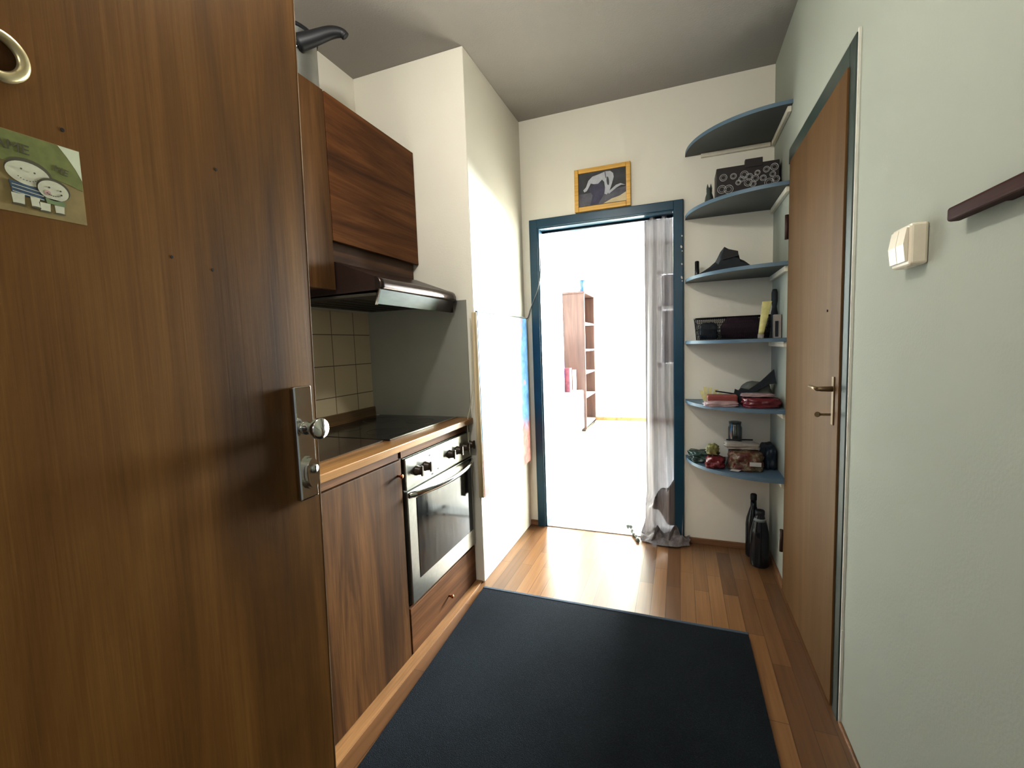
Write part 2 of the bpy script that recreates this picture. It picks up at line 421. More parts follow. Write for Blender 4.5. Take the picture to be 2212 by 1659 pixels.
# baseboards
b = BM(); box(b, -.02, XR, YB-.012, YB, 0, .036, .003)
struct('baseboard_back', b, M['baseboard'], 'brown baseboard under the corner shelves')
struct('baseboard_back.001', box(BM(), XL, -.925, YB-.012, YB, 0, .036, .003), M['baseboard'], 'short brown baseboard beside the door frame')
struct('baseboard_right', box(BM(), XR-.014, XR, 2.42, YB-.012, 0, .03, .003), M['baseboard'], 'brown baseboard between tan door and bottles')
struct('baseboard_right.001', box(BM(), XR-.01, XR, YE, 1.60, 0, .012, .003), M['baseboard'], 'low brown strip under the pale wall')
struct('baseboard_far', box(BM(), XF0, XF1, YF-.015, YF, 0, .05, .003), M['edging'], 'pale wood baseboard of the bright room')
struct('trim_2', prism(BM(), [(-1.028, .60), (-1.028, 2.054), (-.992, 2.054), (-.972, .60)], 'z', 0, .007), M['edging'], 'light oak strip along the base of the kitchen units')
struct('trim_3', box(BM(), XT, XT+.008, .9, YN, .93, 1.46), M['tiles'], 'beige square wall tiles above the worktop', origin=(XT, 1.598-.162*3, 1.028-.157))

# doorway frame (teal steel) with its lining
FX0, FX1, FZ = -.926, .022, 2.072
b = BM()
def frame_ring(b, x0, x1, zt, w, y0, y1, bev=.004):
    box(b, x0, x0+w, y0, y1, 0, zt, bev); box(b, x1-w, x1, y0, y1, 0, zt, bev); box(b, x0+w-.003, x1-w+.003, y0, y1, zt-w, zt, bev)
frame_ring(b, FX0, FX1, FZ, .055, YB-.02, YB+.002)
frame_ring(b, FX0+.052, FX1-.046, FZ-.05, .012, YB-.012, 3.015, .002)
dj = struct('trim_1', b, M['teal'], 'teal painted door frame around the bright doorway')
b = BM(); 
for z, dx, h in ((1.862, .002, .009), (1.80, .006, .014), (1.775, .001, .006), (1.70, .003, .010), (1.622, .004, .016), (1.602, .001, .007)):
    prism(b, ellipse(FX1-.006-dx, z, .0035+dx*.3, h*.6, 9, .3), 'y', YB-.0208, YB-.0195)
obj('paint_chips', b, M['plug_label'], dj)
struct('trim_4', box(BM(), -.868, -.03, YB-.005, 3.02, 0, .006, .002), M['far_wall'], 'pale threshold strip in the bright doorway')

# ------------------------------------------------------------------ entrance door, swung open beside the viewer
DX = -.69
d1 = struct('door_1', prism(BM(), [(YE+.005, .006), (.662, .006), (.709, 2.02), (YE+.005, 2.02)], 'x', DX-.04, DX), M['door_brown'],
            'open brown wood veneer entrance door with lock plate', origin=(DX, YE, 0))
obj('edge_strip', prism(BM(), [(.6615, .006), (.6632, .006), (.7102, 2.02), (.7085, 2.02)], 'x', DX-.012, DX+.0004), M['door_chip'], d1)
lp = obj('lock_plate', box(BM(), DX, DX+.011, .627, .671, .969, 1.191, .0035, 3), M['chrome'], d1)
b = BM(); lathe(b, [(.013, 0), (.013, .004), (.0105, .008), (.0105, .022), (.018, .027), (.0205, .030), (.0205, .037), (.019, .040), (.0, .0405)], (DX+.010, .650, 1.109), 'x', 40)
obj('door_knob', b, M['chrome'], d1)
b = BM(); prism(b, ellipse(.650, 1.021, .0175, .033, 40), 'x', DX+.010, DX+.017); prism(b, ellipse(.650, 1.021, .0145, .029, 40), 'x', DX+.017, DX+.022)
cg = obj('cylinder_guard', b, M['chrome'], d1)
b = BM(); lathe(b, [(.0085, 0), (.0085, .003), (.0, .0032)], (DX+.022, .652, 1.029), 'x', 24)
obj('lock_cylinder', b, M['steel'], cg)
b = BM(); box(b, DX+.0252, DX+.0262, .6508, .6532, 1.0235, 1.0345, .0004)
obj('keyhole', b, M['key_hole'], cg)
b = BM(); RY, RZ = .2785, 1.587
lathe(b, [(.0278, 0), (.028, .0035), (.026, .0075), (.022, .0085), (.018, .0065), (.0165, .003), (.0165, .001)], (DX, RY, RZ), 'x', 48)
pr_ = obj('peephole_ring', b, M['brass'], d1)
obj('peephole_cover', lathe(BM(), [(.0168, .0005), (.0165, .0025), (0, .003)], (DX, RY, RZ), 'x', 40), M['walnut_z'], pr_)
b = BM()
for (y, z) in ((.44, 1.40), (.50, 1.39), (.33, 1.53), (.52, 1.55)): prism(b, ellipse(y, z, .0018, .0024, 12), 'x', DX-.001, DX+.0004)
obj('nail_holes', b, M['key_hole'], d1)

# postcard stuck to the entrance door: two round-headed children under a green hill
cardE = thing('postcard', 'small greeting card with two drawn children, stuck on brown door', 'card', (DX, .285, 1.466))
CX = DX+.0006
obj('card_sheet', box(BM(), DX+.0001, CX, .222, .3435, 1.4215, 1.510), M['card_tan'], cardE)
b = BM()
def flat(pts, k, mi): prism(b, pts, 'x', CX+.0002*k, CX+.0002*k+.00025, mi)
flat([(.323, 1.5095), (.3432, 1.5095), (.3432, 1.474), (.338, 1.486), (.331, 1.498)], 0, 2)
flat([(.224, 1.5095), (.322, 1.5095), (.331, 1.497), (.338, 1.485), (.3432, 1.472), (.3425, 1.462), (.330, 1.466), (.224, 1.484)], 0, 1)
flat(ellipse(.2945, 1.4685, .0200, .0148, 32, -.1), 1, 6)            # dark hair behind the bigger head
flat(ellipse(.2938, 1.4665, .0188, .0128, 32, -.1), 2, 3)
flat([(.277, 1.456), (.305, 1.452), (.306, 1.440), (.279, 1.441)], 3, 5)   # striped pullover
for k in range(3): flat([(.279, 1.4525-.004*k), (.305, 1.4495-.004*k), (.305, 1.4487-.004*k), (.279, 1.4517-.004*k)], 4, 3)
flat(ellipse(.3145, 1.4555, .0150, .0125, 32, -.1), 4, 6)
flat(ellipse(.3142, 1.4540, .0138, .0112, 32, -.1), 5, 4)
flat([(.306, 1.4445), (.324, 1.4435), (.3235, 1.4375), (.307, 1.4385)], 5, 7)
for (y, z, w, h) in ((.283, 1.437, .0055, .0055), (.297, 1.4365, .004, .005), (.305, 1.4335, .005, .0045), (.318, 1.4335, .0045, .0042)):
    flat([(y-w, z+h), (y+w, z+h), (y+w*.85, z-h), (y-w*.85, z-h)], 5, 3)
    flat(ellipse(y, z-h-.0008, w*1.1, .0011, 14), 6, 6)
for (y, z) in ((.288, 1.4705), (.299, 1.4690), (.3105, 1.4570), (.3205, 1.4555), (.321, 1.451)): flat(ellipse(y, z, .0009, .0009, 10), 7, 6)
flat(ellipse(.3085, 1.4505, .003, .0028, 16), 6, 8)
for (cy, cz, r) in ((.293, 1.4665, .010), (.3145, 1.454, .0075)):           # smiles
    for i in range(8):
        t = PI*1.2+PI*.6*i/7
        flat(ellipse(cy+r*math.cos(t), cz+r*.8*math.sin(t), .0007, .0004, 8), 7, 6)
obj('card_drawing', b, [M['card_tan'], M['card_green'], M['card_pale'], M['card_white'], M['card_white'], M['card_blue'], M['card_ink'], M['card_leaf'], M['card_pink']], cardE)
def text_bm(s, size, mat4):
    cu = bpy.data.curves.new('lettering', 'FONT'); cu.body = s; cu.size = size; cu.extrude = .0001
    o = bpy.data.objects.new('lettering', cu); C.objects.link(o)
    bpy.context.view_layer.update()
    me = bpy.data.meshes.new_from_object(o.evaluated_get(bpy.context.evaluated_depsgraph_get()))
    bb = BM(); bb.from_mesh(me); bpy.data.objects.remove(o); bpy.data.meshes.remove(me)
    bb.transform(mat4); return bb
# letters lie in the door plane: text x -> +y, text y -> +z
def on_door(y, z, tilt): return Matrix.Translation((CX+.0006, y, z)) @ Matrix.Rotation(tilt, 4, 'X') @ Matrix(((0, 0, 1, 0), (1, 0, 0, 0), (0, 1, 0, 0), (0, 0, 0, 1)))
obj('card_lettering', text_bm('AME', .0150, on_door(.268, 1.4895, -.06)), M['card_ink'], cardE)
obj('card_lettering', text_bm('ME', .0105, on_door(.3165, 1.4785, -.25)), M['card_ink'], cardE)

# ------------------------------------------------------------------ kitchen run
XK = -1.026
def knob(parent, y, z, x=XK, mat='copper', r=.0085, L=.024, nm='knob'):
    b = BM(); lathe(b, [(r*.55, 0), (r*.5, L*.35), (r*.65, L*.55), (r, L*.72), (r, L*.9), (r*.7, L), (0, L)], (x, y, z), 'x', 20)
    return obj(nm, b, M[mat], parent)

bc = thing('base_cabinet', 'walnut base cabinet with tall plain door and copper knob', 'cabinet', (-1.33, 1.18, 0))
b = BM(); box(b, -1.63, -1.605, .93, 1.435, .01, .862); box(b, -1.605, XK-.02, .93, .948, .01, .862); box(b, -1.605, XK-.02, 1.42, 1.438, .01, .862); box(b, -1.605, XK-.02, .948, 1.42, .01, .03)
obj('carcass', b, M['walnut_z2'], bc)
dr = obj('door', box(BM(), XK-.018, XK, .935, 1.433, .008, .824, .002), M['walnut_z'], bc)
knob(dr, 1.408, .766)
obj('top_rail', box(BM(), XK-.03, XK-.006, .935, 1.425, .828, .862), M['walnut_y'], bc)
oc = thing('oven_cabinet', 'walnut oven housing with shallow drawer under the steel oven', 'cabinet', (-1.33, 1.74, 0))
b = BM(); box(b, -1.63, -1.605, 1.44, 2.05, .01, .862); box(b, -1.605, XK-.015, 1.4395, 1.456, .01, .862); box(b, -1.605, XK-.03, 2.036, 2.05, .01, .862); box(b, -1.605, XK-.03, 1.456, 2.036, .19, .205)
obj('carcass', b, M['walnut_z2'], oc)
dw = obj('drawer', box(BM(), XK-.018, XK, 1.443, 2.048, .008, .200, .002), M['walnut_y'], oc)
knob(dw, 1.752, .085)
obj('top_rail', box(BM(), XK-.028, XK-.008, 1.447, 2.048, .826, .862), M['walnut_y'], oc)

wt = obj('worktop', box(BM(), XT+.002, -1.006, .9, YN-.002, .862, .890, .003), M['worktop'])
tag(wt, 'oak worktop carrying the black hob', 'worktop')
us = obj('upstand', box(BM(), XT+.008, XT+.022, .9, YN-.007, .8905, .942, .003), M['upstand'])
tag(us, 'narrow oak upstand between worktop and tiled wall', 'upstand')

hob = thing('ceramic_hob', 'black ceramic hob with steel front edge, over the oven', 'hob', (-1.33, 1.755, .890))
obj('glass_top', box(BM(), -1.575, -1.094, 1.462, 2.036, .8905, .8965, .002), M['glass_black'], hob)
obj('edge_strip', box(BM(), -1.0935, -1.089, 1.462, 2.036, .8905, .898, .001), M['chrome'], hob)
for (x, y, r) in ((-1.22, 1.62, .09), (-1.22, 1.88, .07), (-1.45, 1.62, .07), (-1.45, 1.88, .09)):
    obj('cooking_zone', tube(BM(), [(x+r*math.cos(t), y+r*math.sin(t), .8964) for t in (2*PI*i/40 for i in range(40))], .0008, 6, closed=True), M['hood_under'], hob)
gb = thing('glass_cover', 'dark brown glass cover lying on the worktop before the hob', 'cover', (-1.33, 1.2, .890))
obj('glass_sheet', box(BM(), -1.56, -1.115, .93, 1.455, .8905, .8955, .002), M['glass_brown'], gb)
obj('edge_strip', box(BM(), -1.1145, -1.110, .93, 1.440, .8905, .8965, .001), M['chrome'], gb)

ov = thing('oven', 'built-in steel oven with six dark knobs and glazed door', 'oven', (-1.33, 1.75, .2))
obj('body', box(BM(), -1.57, XK-.012, 1.46, 2.03, .21, .82), M['steel'], ov)
cp = obj('control_panel', box(BM(), XK-.012, XK+.0035, 1.457, 2.049, .690, .819, .003), M['steel'], ov)
for y in (1.533, 1.602, 1.815, 1.893, 1.965, 2.026):
    b = BM(); lathe(b, [(.021, 0), (.021, .003), (.0185, .006), (.0165, .022), (.014, .026), (0, .0265)], (XK+.0035, y, .754), 'x', 28)
    k = obj('knob', b, M['knob_brown'], cp)
    b = BM(); prism(b, [(y-.005, .733), (y+.005, .733), (y+.0035, .775), (y-.0035, .775)], 'x', XK+.028, XK+.036)
    obj('grip', b, M['knob_brown'], k)
for (y, z) in ((1.640, .792), (1.705, .715), (1.655, .705)): obj('indicator_mark', box(BM(), XK+.0034, XK+.0042, y-.006, y+.006, z-.003, z+.003), M['black'], cp)
od = obj('door', BM() if False else box(BM(), XK-.012, XK+.006, 1.457, 2.046, .214, .684, .003), M['steel'], ov)
obj('window', box(BM(), XK+.0055, XK+.0075, 1.517, 2.026, .300, .644, .001), M['oven_glass'], od)
b = BM(); pts = []
for i in range(17):
    t = i/16; pts.append((XK+.012+.052*math.sin(PI*t)**.7, 1.463+t*.58, .668-.004*math.sin(PI*t)))
n = len(pts)
A = []
for (x, y, z) in pts:
    A.append([b.verts.new((x-.010, y, z+.013)), b.verts.new((x, y, z+.009)), b.verts.new((x+.004, y, z)), b.verts.new((x, y, z-.010)), b.verts.new((x-.010, y, z-.008))])
for P, Q in zip(A, A[1:]):
    for i in range(5): f = b.faces.new((P[i], P[(i+1) % 5], Q[(i+1) % 5], Q[i])); f.smooth = True
b.faces.new(A[0]); b.faces.new(A[-1])
obj('handle', b, M['chrome'], od)

# steel splash panel on the niche side
sp = obj('splash_panel', box(BM(), XT+.0085, -1.017, YN-.006, YN-.001, .893, 1.497, .001), M['steel_panel'])
tag(sp, 'dull grey steel splash panel standing on the worktop beside the hob', 'splash panel')

# wall cabinets
XU = -1.285
tc_ = thing('wall_cabinet', 'tall narrow walnut wall cabinet carrying the steel pot', 'cabinet', (-1.46, 1.17, 1.5))
obj('carcass', box(BM(), XT+.002, XU-.019, .92, 1.434, 1.512, 2.264, .001), M['walnut_z2'], tc_)
obj('door', box(BM(), XU-.018, XU, .925, 1.432, 1.500, 2.264, .002), M['walnut_z2'], tc_)
fc = thing('wall_cabinet', 'wide walnut flap cabinet above the extractor hood', 'cabinet', (-1.46, 1.74, 1.69))
obj('carcass', box(BM(), XT+.002, XU-.019, 1.438, 2.050, 1.705, 2.262, .001), M['walnut_z2'], fc)
obj('flap_door', box(BM(), XU-.018, XU, 1.438, 2.051, 1.697, 2.264, .002), M['walnut_y'], fc)
obj('lower_panel', box(BM(), -1.335, -1.318, 1.438, 2.048, 1.560, 1.705, .001), M['walnut_y2'], fc)

hd = thing('extractor_hood', 'dark brown pull-out extractor hood with smoky front strip', 'hood', (-1.35, 1.74, 1.45))
b = BM(); prism(b, [(-1.60, 1.480), (-1.60, 1.618), (-1.30, 1.618), (-1.085, 1.536), (-1.085, 1.490)], 'y', 1.440, 2.048)
obj('body', b, M['hood_brown'], hd)
b = BM(); box(b, -1.60, -1.10, 1.442, 2.046, 1.468, 1.480, .002)
fl = obj('grease_filter', b, M['hood_under'], hd)
b = BM()
for k in range(5): box(b, -1.54+.07*k, -1.52+.07*k, 1.50, 1.98, 1.4665, 1.469)
obj('slots', b, M['key_hole'], fl)
b = BM()
prof = [(-1.086, 1.490), (-1.062, 1.488), (-1.056, 1.496), (-1.056, 1.512), (-1.063, 1.528), (-1.078, 1.538), (-1.086, 1.538)]
ys = [1.418, 1.422, 1.44, 1.99, 2.025, 2.040, 2.046]; ins = [.006, 0, 0, 0, .004, .014, .026]
R_ = [[b.verts.new((px-i*(1 if px > -1.08 else 0), y, pz)) for px, pz in prof] for y, i in zip(ys, ins)]
for P, Q in zip(R_, R_[1:]):
    for i in range(len(prof)): f = b.faces.new((P[i], P[(i+1) % len(prof)], Q[(i+1) % len(prof)], Q[i])); f.smooth = i > 0
b.faces.new(R_[0]); b.faces.new(R_[-1])
obj('front_strip', b, M['hood_strip'], hd)
b = BM(); prism(b, [(-1.072, 1.489), (-1.068, 1.489), (-1.086, 1.434), (-1.090, 1.434)], 'y', 1.425, 1.862)
obj('visor', b, M['visor'], hd)
b = BM(); prism(b, [(-1.0735, 1.489), (-1.069, 1.489), (-1.087, 1.434), (-1.0915, 1.434)], 'y', 1.862, 2.02); box(b, -1.093, -1.078, 2.02, 2.026, 1.434, 1.492)
obj('visor_cheek', b, M['hood_brown'], hd)
obj('visor_clip', prism(BM(), [(-1.070, 1.490), (-1.064, 1.490), (-1.083, 1.430), (-1.090, 1.430)], 'y', 1.417, 1.4255), M['chrome'], hd)

# pot on the tall cabinet
PX, PY, PZ, PR = -1.43, 1.405, 2.264, .115
pot = thing('cooking_pot', 'old steel pot with black handle on top of the tall wall cabinet', 'pot', (PX, PY, PZ))
b = BM(); lathe(b, [(0, .0005), (PR-.012, .0005), (PR, .012), (PR, .205), (PR+.004, .209), (PR+.001, .212), (PR-.004, .209), (PR-.004, .02), (0, .014)], (PX, PY, PZ), 'z', 56)
obj('body', b, M['pot_steel'], pot)
obj('rim', lathe(BM(), [(PR+.0005, .199), (PR+.005, .202), (PR+.006, .208), (PR+.003, .213), (PR-.003, .213), (PR-.003, .199)], (PX, PY, PZ), 'z', 56), M['black'], pot)
a = Vector((-1.335, 1.345, 2.398)); tip = Vector((-1.20, 1.457, 2.462))
e1 = Vector((-1.317, 1.363, 2.397))
b = BM(); tube(b, [a+Vector((-.01, -.012, 0)), a, e1], [.007, .007, .009], 12); lathe(b, [(.006, -.004), (.006, .004)], (a.x+.012, a.y+.01, a.z-.012), 'z', 12)
box(b, a.x-.012, a.x+.004, a.y-.012, a.y+.012, a.z-.035, a.z+.018, .002)
obj('bracket', b, M['chrome'], pot)
p0 = e1+Vector((-.006, -.006, .0)); path = smooth_path([p0, p0.lerp(tip, .35)+Vector((0, 0, .004)), p0.lerp(tip, .75)+Vector((0, 0, .010)), tip, tip+Vector((.012, .010, -.012))], 6)
L = len(path); rad = [.032-.016*min(1, i/(L*.75)) for i in range(L)]
rad[-1] *= .7; rad[0] *= .8
obj('handle', tube(BM(), path, rad, 14), M['black'], pot)

# ------------------------------------------------------------------ canvas and cables on the pier
cv = thing('painting', 'unframed canvas painted blue with orange blotches, hung on the white pier', 'painting', (XL+.015, 2.41, .48))
obj('canvas', box(BM(), XL+.010, XL+.030, 2.036, 2.80, .475, 1.430, .002), M['canvas'], cv)
b = BM()
box(b, XL+.001, XL+.018, 2.026, 2.0355, .475, 1.430, .002); box(b, XL+.0185, XL+.0285, 2.027, 2.0355, .475, 1.430, .002)
obj('stretcher', b, M['stretcher'], cv)
p = smooth_path([(XL+.02, 2.04, 1.434), (XL+.02, 2.25, 1.437), (XL+.02, 2.5, 1.442), (XL+.022, 2.72, 1.440), (-.955, 2.835, 1.436), (-.93, 2.838, 1.50), (-.885, 2.836, 1.60), (-.858, 2.836, 1.70), (-.850, 2.836, 1.82)], 8)
cb = obj('cable', tube(BM(), p, .0035, 8), M['cable']); tag(cb, 'thin grey cable running over the canvas top to the teal frame', 'cable')
p = smooth_path([(XL-.004, 2.020, 1.40), (XL-.003, 2.018, 1.20), (XL-.006, 2.016, 1.05), (XL-.02, 2.012, .95), (XL-.038, 2.01, .88), (XL-.04, 2.012, .80), (XL-.036, 2.02, .70)], 8)
cb2 = obj('cable', tube(BM(), p, .003, 8), M['cable_white']); tag(cb2, 'cream cable hanging between canvas edge and oven', 'cable')

# framed charcoal drawing resting on the door frame
pic = thing('framed_drawing', 'yellow framed grey drawing of a bending pale figure, above the doorway', 'picture', (-.446, YB-.012, 2.077))
b = BM(); y0, y1 = YB-.022, YB-.001; X0, X1, Z0, Z1 = -.618, -.275, 2.078, 2.336; w = .026
for bx in ((X0, X0+w, Z0, Z1), (X1-w, X1, Z0, Z1), (X0+w, X1-w, Z0, Z0+w+.004), (X0+w, X1-w, Z1-w, Z1)): box(b, bx[0], bx[1], y0, y1, bx[2], bx[3], .003)
obj('frame', b, M['yellow_frame'], pic)
b = BM(); yy = YB-.012
box(b, X0+w, X1-w, yy, yy+.004, Z0+w, Z1-w, 0, 1, 0)
def pf(pts, k, mi): prism(b, pts, 'y', yy-.0004*k-.0006, yy-.0004*k, mi)
pf([(-.592, 2.186), (-.52, 2.188), (-.45, 2.176), (-.38, 2.190), (-.301, 2.196), (-.301, 2.112), (-.592, 2.112)], 0, 1)
pf([(-.53, 2.215), (-.46, 2.245), (-.425, 2.20), (-.44, 2.16), (-.47, 2.115), (-.52, 2.115), (-.505, 2.17)], 1, 2)
pf([(-.44, 2.113), (-.39, 2.135), (-.34, 2.146), (-.302, 2.165), (-.301, 2.112)], 2, 4)
torso = [(-.545, 2.225), (-.53, 2.262), (-.505, 2.283), (-.46, 2.292), (-.425, 2.302), (-.395, 2.300), (-.378, 2.285), (-.374, 2.262), (-.385, 2.225), (-.40, 2.185), (-.418, 2.163), (-.432, 2.170), (-.428, 2.205), (-.432, 2.240), (-.445, 2.256), (-.47, 2.235), (-.495, 2.236), (-.515, 2.243), (-.527, 2.222), (-.540, 2.202), (-.556, 2.196), (-.563, 2.208)]
pf(torso, 3, 3)
pf([(-.405, 2.165), (-.36, 2.195), (-.33, 2.208), (-.305, 2.204), (-.335, 2.218), (-.362, 2.212), (-.412, 2.176)], 3, 3)
pf(ellipse(-.410, 2.243, .0075, .026, 18, .1), 4, 0)
pf([(-.430, 2.300), (-.424, 2.301), (-.418, 2.262), (-.424, 2.262)], 4, 1)
obj('drawing', b, [M['sketch_dark'], M['sketch_mid'], M['sketch_shadow'], M['skin_white'], M['sketch_cream']], pic)

# ------------------------------------------------------------------ curtain in the doorway
cu = thing('curtain', 'sheer grey satin curtain bunched in the teal doorway, hem on the floor', 'curtain', (-.13, 2.93, 0))
b = BM(); NU, NV = 72, 110; grid = []
def fold(u, v):
    return (.020*math.sin(u*PI*2*2.4+.9*math.sin(v*2.2)+.4) + .003*math.sin(u*PI*2*5.3+v*2.5))*(.45+.55*min(1, v*2.5))
for j in range(NV+1):
    v = j/NV; row = []
    low = max(0, (v-.86)/.14); z = 2.0*(1-v)+.012
    for i in range(NU+1):
        u = i/NU
        x0 = -.204-.016*low; x1 = -.038+.006*v+.05*max(0, (v-.55)/.45)
        x = x0+(x1-x0)*u
        y = 2.925+fold(u, v)-.03*v-.10*low**1.3
        if low > 0:
            q = noise.noise(Vector((u*3.2, v*24, 2.2))); q2 = noise.noise(Vector((u*4.5, v*34, 7.7)))
            x += .028*q*low; y += .05*q2*low; z = max(.010, z+.03*q*low)
        row.append(b.verts.new((x, y, z)))
    grid.append(row)
for j in range(NV):
    for i in range(NU):
        f = b.faces.new((grid[j][i], grid[j][i+1], grid[j+1][i+1], grid[j+1][i])); f.smooth = True
obj('fabric', b, M['curtain'], cu)
b = BM(); NU, NV = 60, 26; grid = []
for j in range(NV+1):                                       # hem dragged over the floor in ridges
    v = j/NV; row = []
    for i in range(NU+1):
        u = i/NU
        cx_ = -.235+.29*u; cy_ = 2.90-.155*v*(.7+.3*math.sin(u*PI))
        hgt = (.055*math.sin(PI*min(1, v*1.02))**.8)*(.55+.45*math.sin(u*PI))*(1+.7*noise.noise(Vector((u*5, v*2.2, 9.1)))+.5*noise.noise(Vector((u*10, v*6, 3.3))))
        row.append(b.verts.new((cx_+.012*noise.noise(Vector((u*6, v*5, 1))), cy_+.012*noise.noise(Vector((u*5, v*4, 6))), .008+max(0, hgt))))
    grid.append(row)
for j in range(NV):
    for i in range(NU):
        f = b.faces.new((grid[j][i], grid[j][i+1], grid[j+1][i+1], grid[j+1][i])); f.smooth = True
obj('gathered_hem', b, M['curtain'], cu)
rod = obj('curtain_rod', tube(BM(), [(-.875, 2.93, 2.004), (-.03, 2.93, 2.004)], .007, 12), M['navy']); tag(rod, 'thin dark curtain rod under the head of the teal frame', 'curtain rod')
p = smooth_path([(-.335, 2.955, .014), (-.315, 2.950, .026), (-.30, 2.925, .018), (-.29, 2.885, .010), (-.275, 2.845, .012), (-.262, 2.82, .014), (-.252, 2.785, .010), (-.246, 2.765, .009)], 6)
tr = obj('tie_cord', tube(BM(), p, [.010+.003*math.sin(i*.9) for i in range(len(p))], 8), M['grey_cloth']); tag(tr, 'crumpled grey tie cord lying on the threshold beside the curtain hem', 'cord')

# ------------------------------------------------------------------ tan door on the pale wall
d2 = struct('door_2', box(BM(), .468, XR, 1.662, 2.402, .012, 2.044, .002), M['door_tan'], 'plain tan veneer door with green frame', origin=(.468, 1.662, 0))
b = BM(); box(b, .474, XR+.001, 1.612, 1.664, 0, 2.112, .002); box(b, .474, XR+.001, 1.664, 2.45, 2.046, 2.112, .002)
obj('door_frame', b, M['teal_dark'], d2)
b = BM(); prv = 1.612
zs = [0+.106*i for i in range(21)]
for za, zb in zip(zs, zs[1:]):
    w1 = .006+.005*abs(noise.noise(Vector((za*3, 1, 4)))); box(b, .4775, XR+.0005, prv-w1, prv+.0005, za, zb)
obj('plaster_edge', b, M['grout_white'], d2)
hp = obj('handle_plate', box(BM(), .464, .468, 1.696, 1.716, .960, 1.118, .0015), M['handle_dull'], d2)
b = BM(); lathe(b, [(.009, 0), (.008, -.03), (.007, -.043)], (.465, 1.705, 1.078), 'x', 16); tube(b, [(.422, 1.700, 1.078), (.420, 1.74, 1.079), (.422, 1.80, 1.079)], [.007, .006, .005], 12)
obj('lever', b, M['handle_dull'], hp)
b = BM(); box(b, .428, .461, 1.703, 1.706, .990, .998, .001); lathe(b, [(.009, -.0015), (.009, .0015)], (.424, 1.7045, .994), 'y', 16)
obj('key', b, M['handle_dull'], hp)
b = BM(); lathe(b, [(.008, 0), (.008, .11)], (.462, 2.409, .205), 'z', 16)
obj('hinge', b, M['bookcase'], d2)
b = BM(); lathe(b, [(.008, 0), (.008, .11)], (.462, 2.409, 1.70), 'z', 16)
obj('hinge', b, M['bookcase'], d2)
b = BM(); lathe(b, [(.004, 0), (.004, .003), (0, .004)], (.4645, 1.79, 1.335), 'x', 12)
obj('screw_hole', b, M['key_hole'], d2)

# ------------------------------------------------------------------ switch and rail on the pale wall
sw = thing('light_switch', 'ivory surface-mounted double light switch beside the tan door', 'light switch', (XR, 1.24, 1.44))
obj('housing', box(BM(), .452, XR, 1.185, 1.272, 1.395, 1.482, .006, 3), M['white_plastic'], sw)
for ya, yb in ((1.192, 1.2275), (1.2295, 1.265)):
    b = BM(); prism(b, [(.4515, 1.404), (.447, 1.404), (.443, 1.44), (.4485, 1.474), (.4515, 1.474)], 'y', ya, yb)
    obj('rocker', b, M['white_plastic'], sw)
rl = thing('wall_rail', 'dark mahogany rail fixed to the pale wall near the switch', 'rail', (XR, .6, 1.46))
obj('bar', box(BM(), .452, .473, .15, 1.052, 1.449, 1.474, .005, 3), M['rail_wood'], rl)
obj('spacer', box(BM(), .472, XR, .30, .34, 1.452, 1.470), M['rail_wood'], rl)
obj('spacer', box(BM(), .472, XR, .90, .94, 1.452, 1.470), M['rail_wood'], rl)

# ------------------------------------------------------------------ rug
rg = thing('rug', 'large charcoal rug with dark blue edge on the laminate floor', 'rug', (-.33, 1.1, 0))
rp = [(-.955, 1.990), (.266, 1.984), (.278, .15), (-.868, .15)]
obj('pile', prism(BM(), rp, 'z', .0075, .013), M['rug'], rg)
b = BM(); box(b, -.957, .268, 1.978, 1.996, .007, .0145, .003)
obj('binding', b, M['rug_edge'], rg)

# ------------------------------------------------------------------ corner shelves
def corner_shelf(zb, label, back=False):
    t = thing('corner_shelf', label, 'shelf', (XR, YB, zb), 'blue-grey corner shelves by the tan door')
    a_, b_ = .452, .425
    pts = [(XR-.0005, YB-.0005)]+[(XR-.0005-a_*math.cos(s), YB-.0005-b_*math.sin(s)) for s in (PI/2*i/36 for i in range(37))]
    bm = BM(); prism(bm, pts, 'z', zb, zb+.018)
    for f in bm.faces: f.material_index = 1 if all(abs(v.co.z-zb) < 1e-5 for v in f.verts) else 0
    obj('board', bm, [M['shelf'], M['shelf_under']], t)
    obj('batten', box(BM(), XR-.018, XR-.001, 2.455, YB-.02, zb-.026, zb-.0005, .002), M['batten'], t)
    if back: obj('batten', box(BM(), .115, XR-.02, YB-.018, YB-.001, zb-.022, zb-.0005, .002), M['batten'], t)
    return t
SZ = [2.308, 1.953, 1.588, 1.230, .880, .535]
SL = ['empty topmost corner shelf, blue-grey, nothing standing on it', 'blue-grey corner shelf under the box with silver rings', 'blue-grey corner shelf under the black cloth pouch',
      'blue-grey corner shelf under the wire basket', 'blue-grey corner shelf under the red packets', 'lowest blue-grey corner shelf, over the bottles']
for i, (z, l) in enumerate(zip(SZ, SL)): corner_shelf(z, l, i == 0)
ST = [z+.018 for z in SZ]

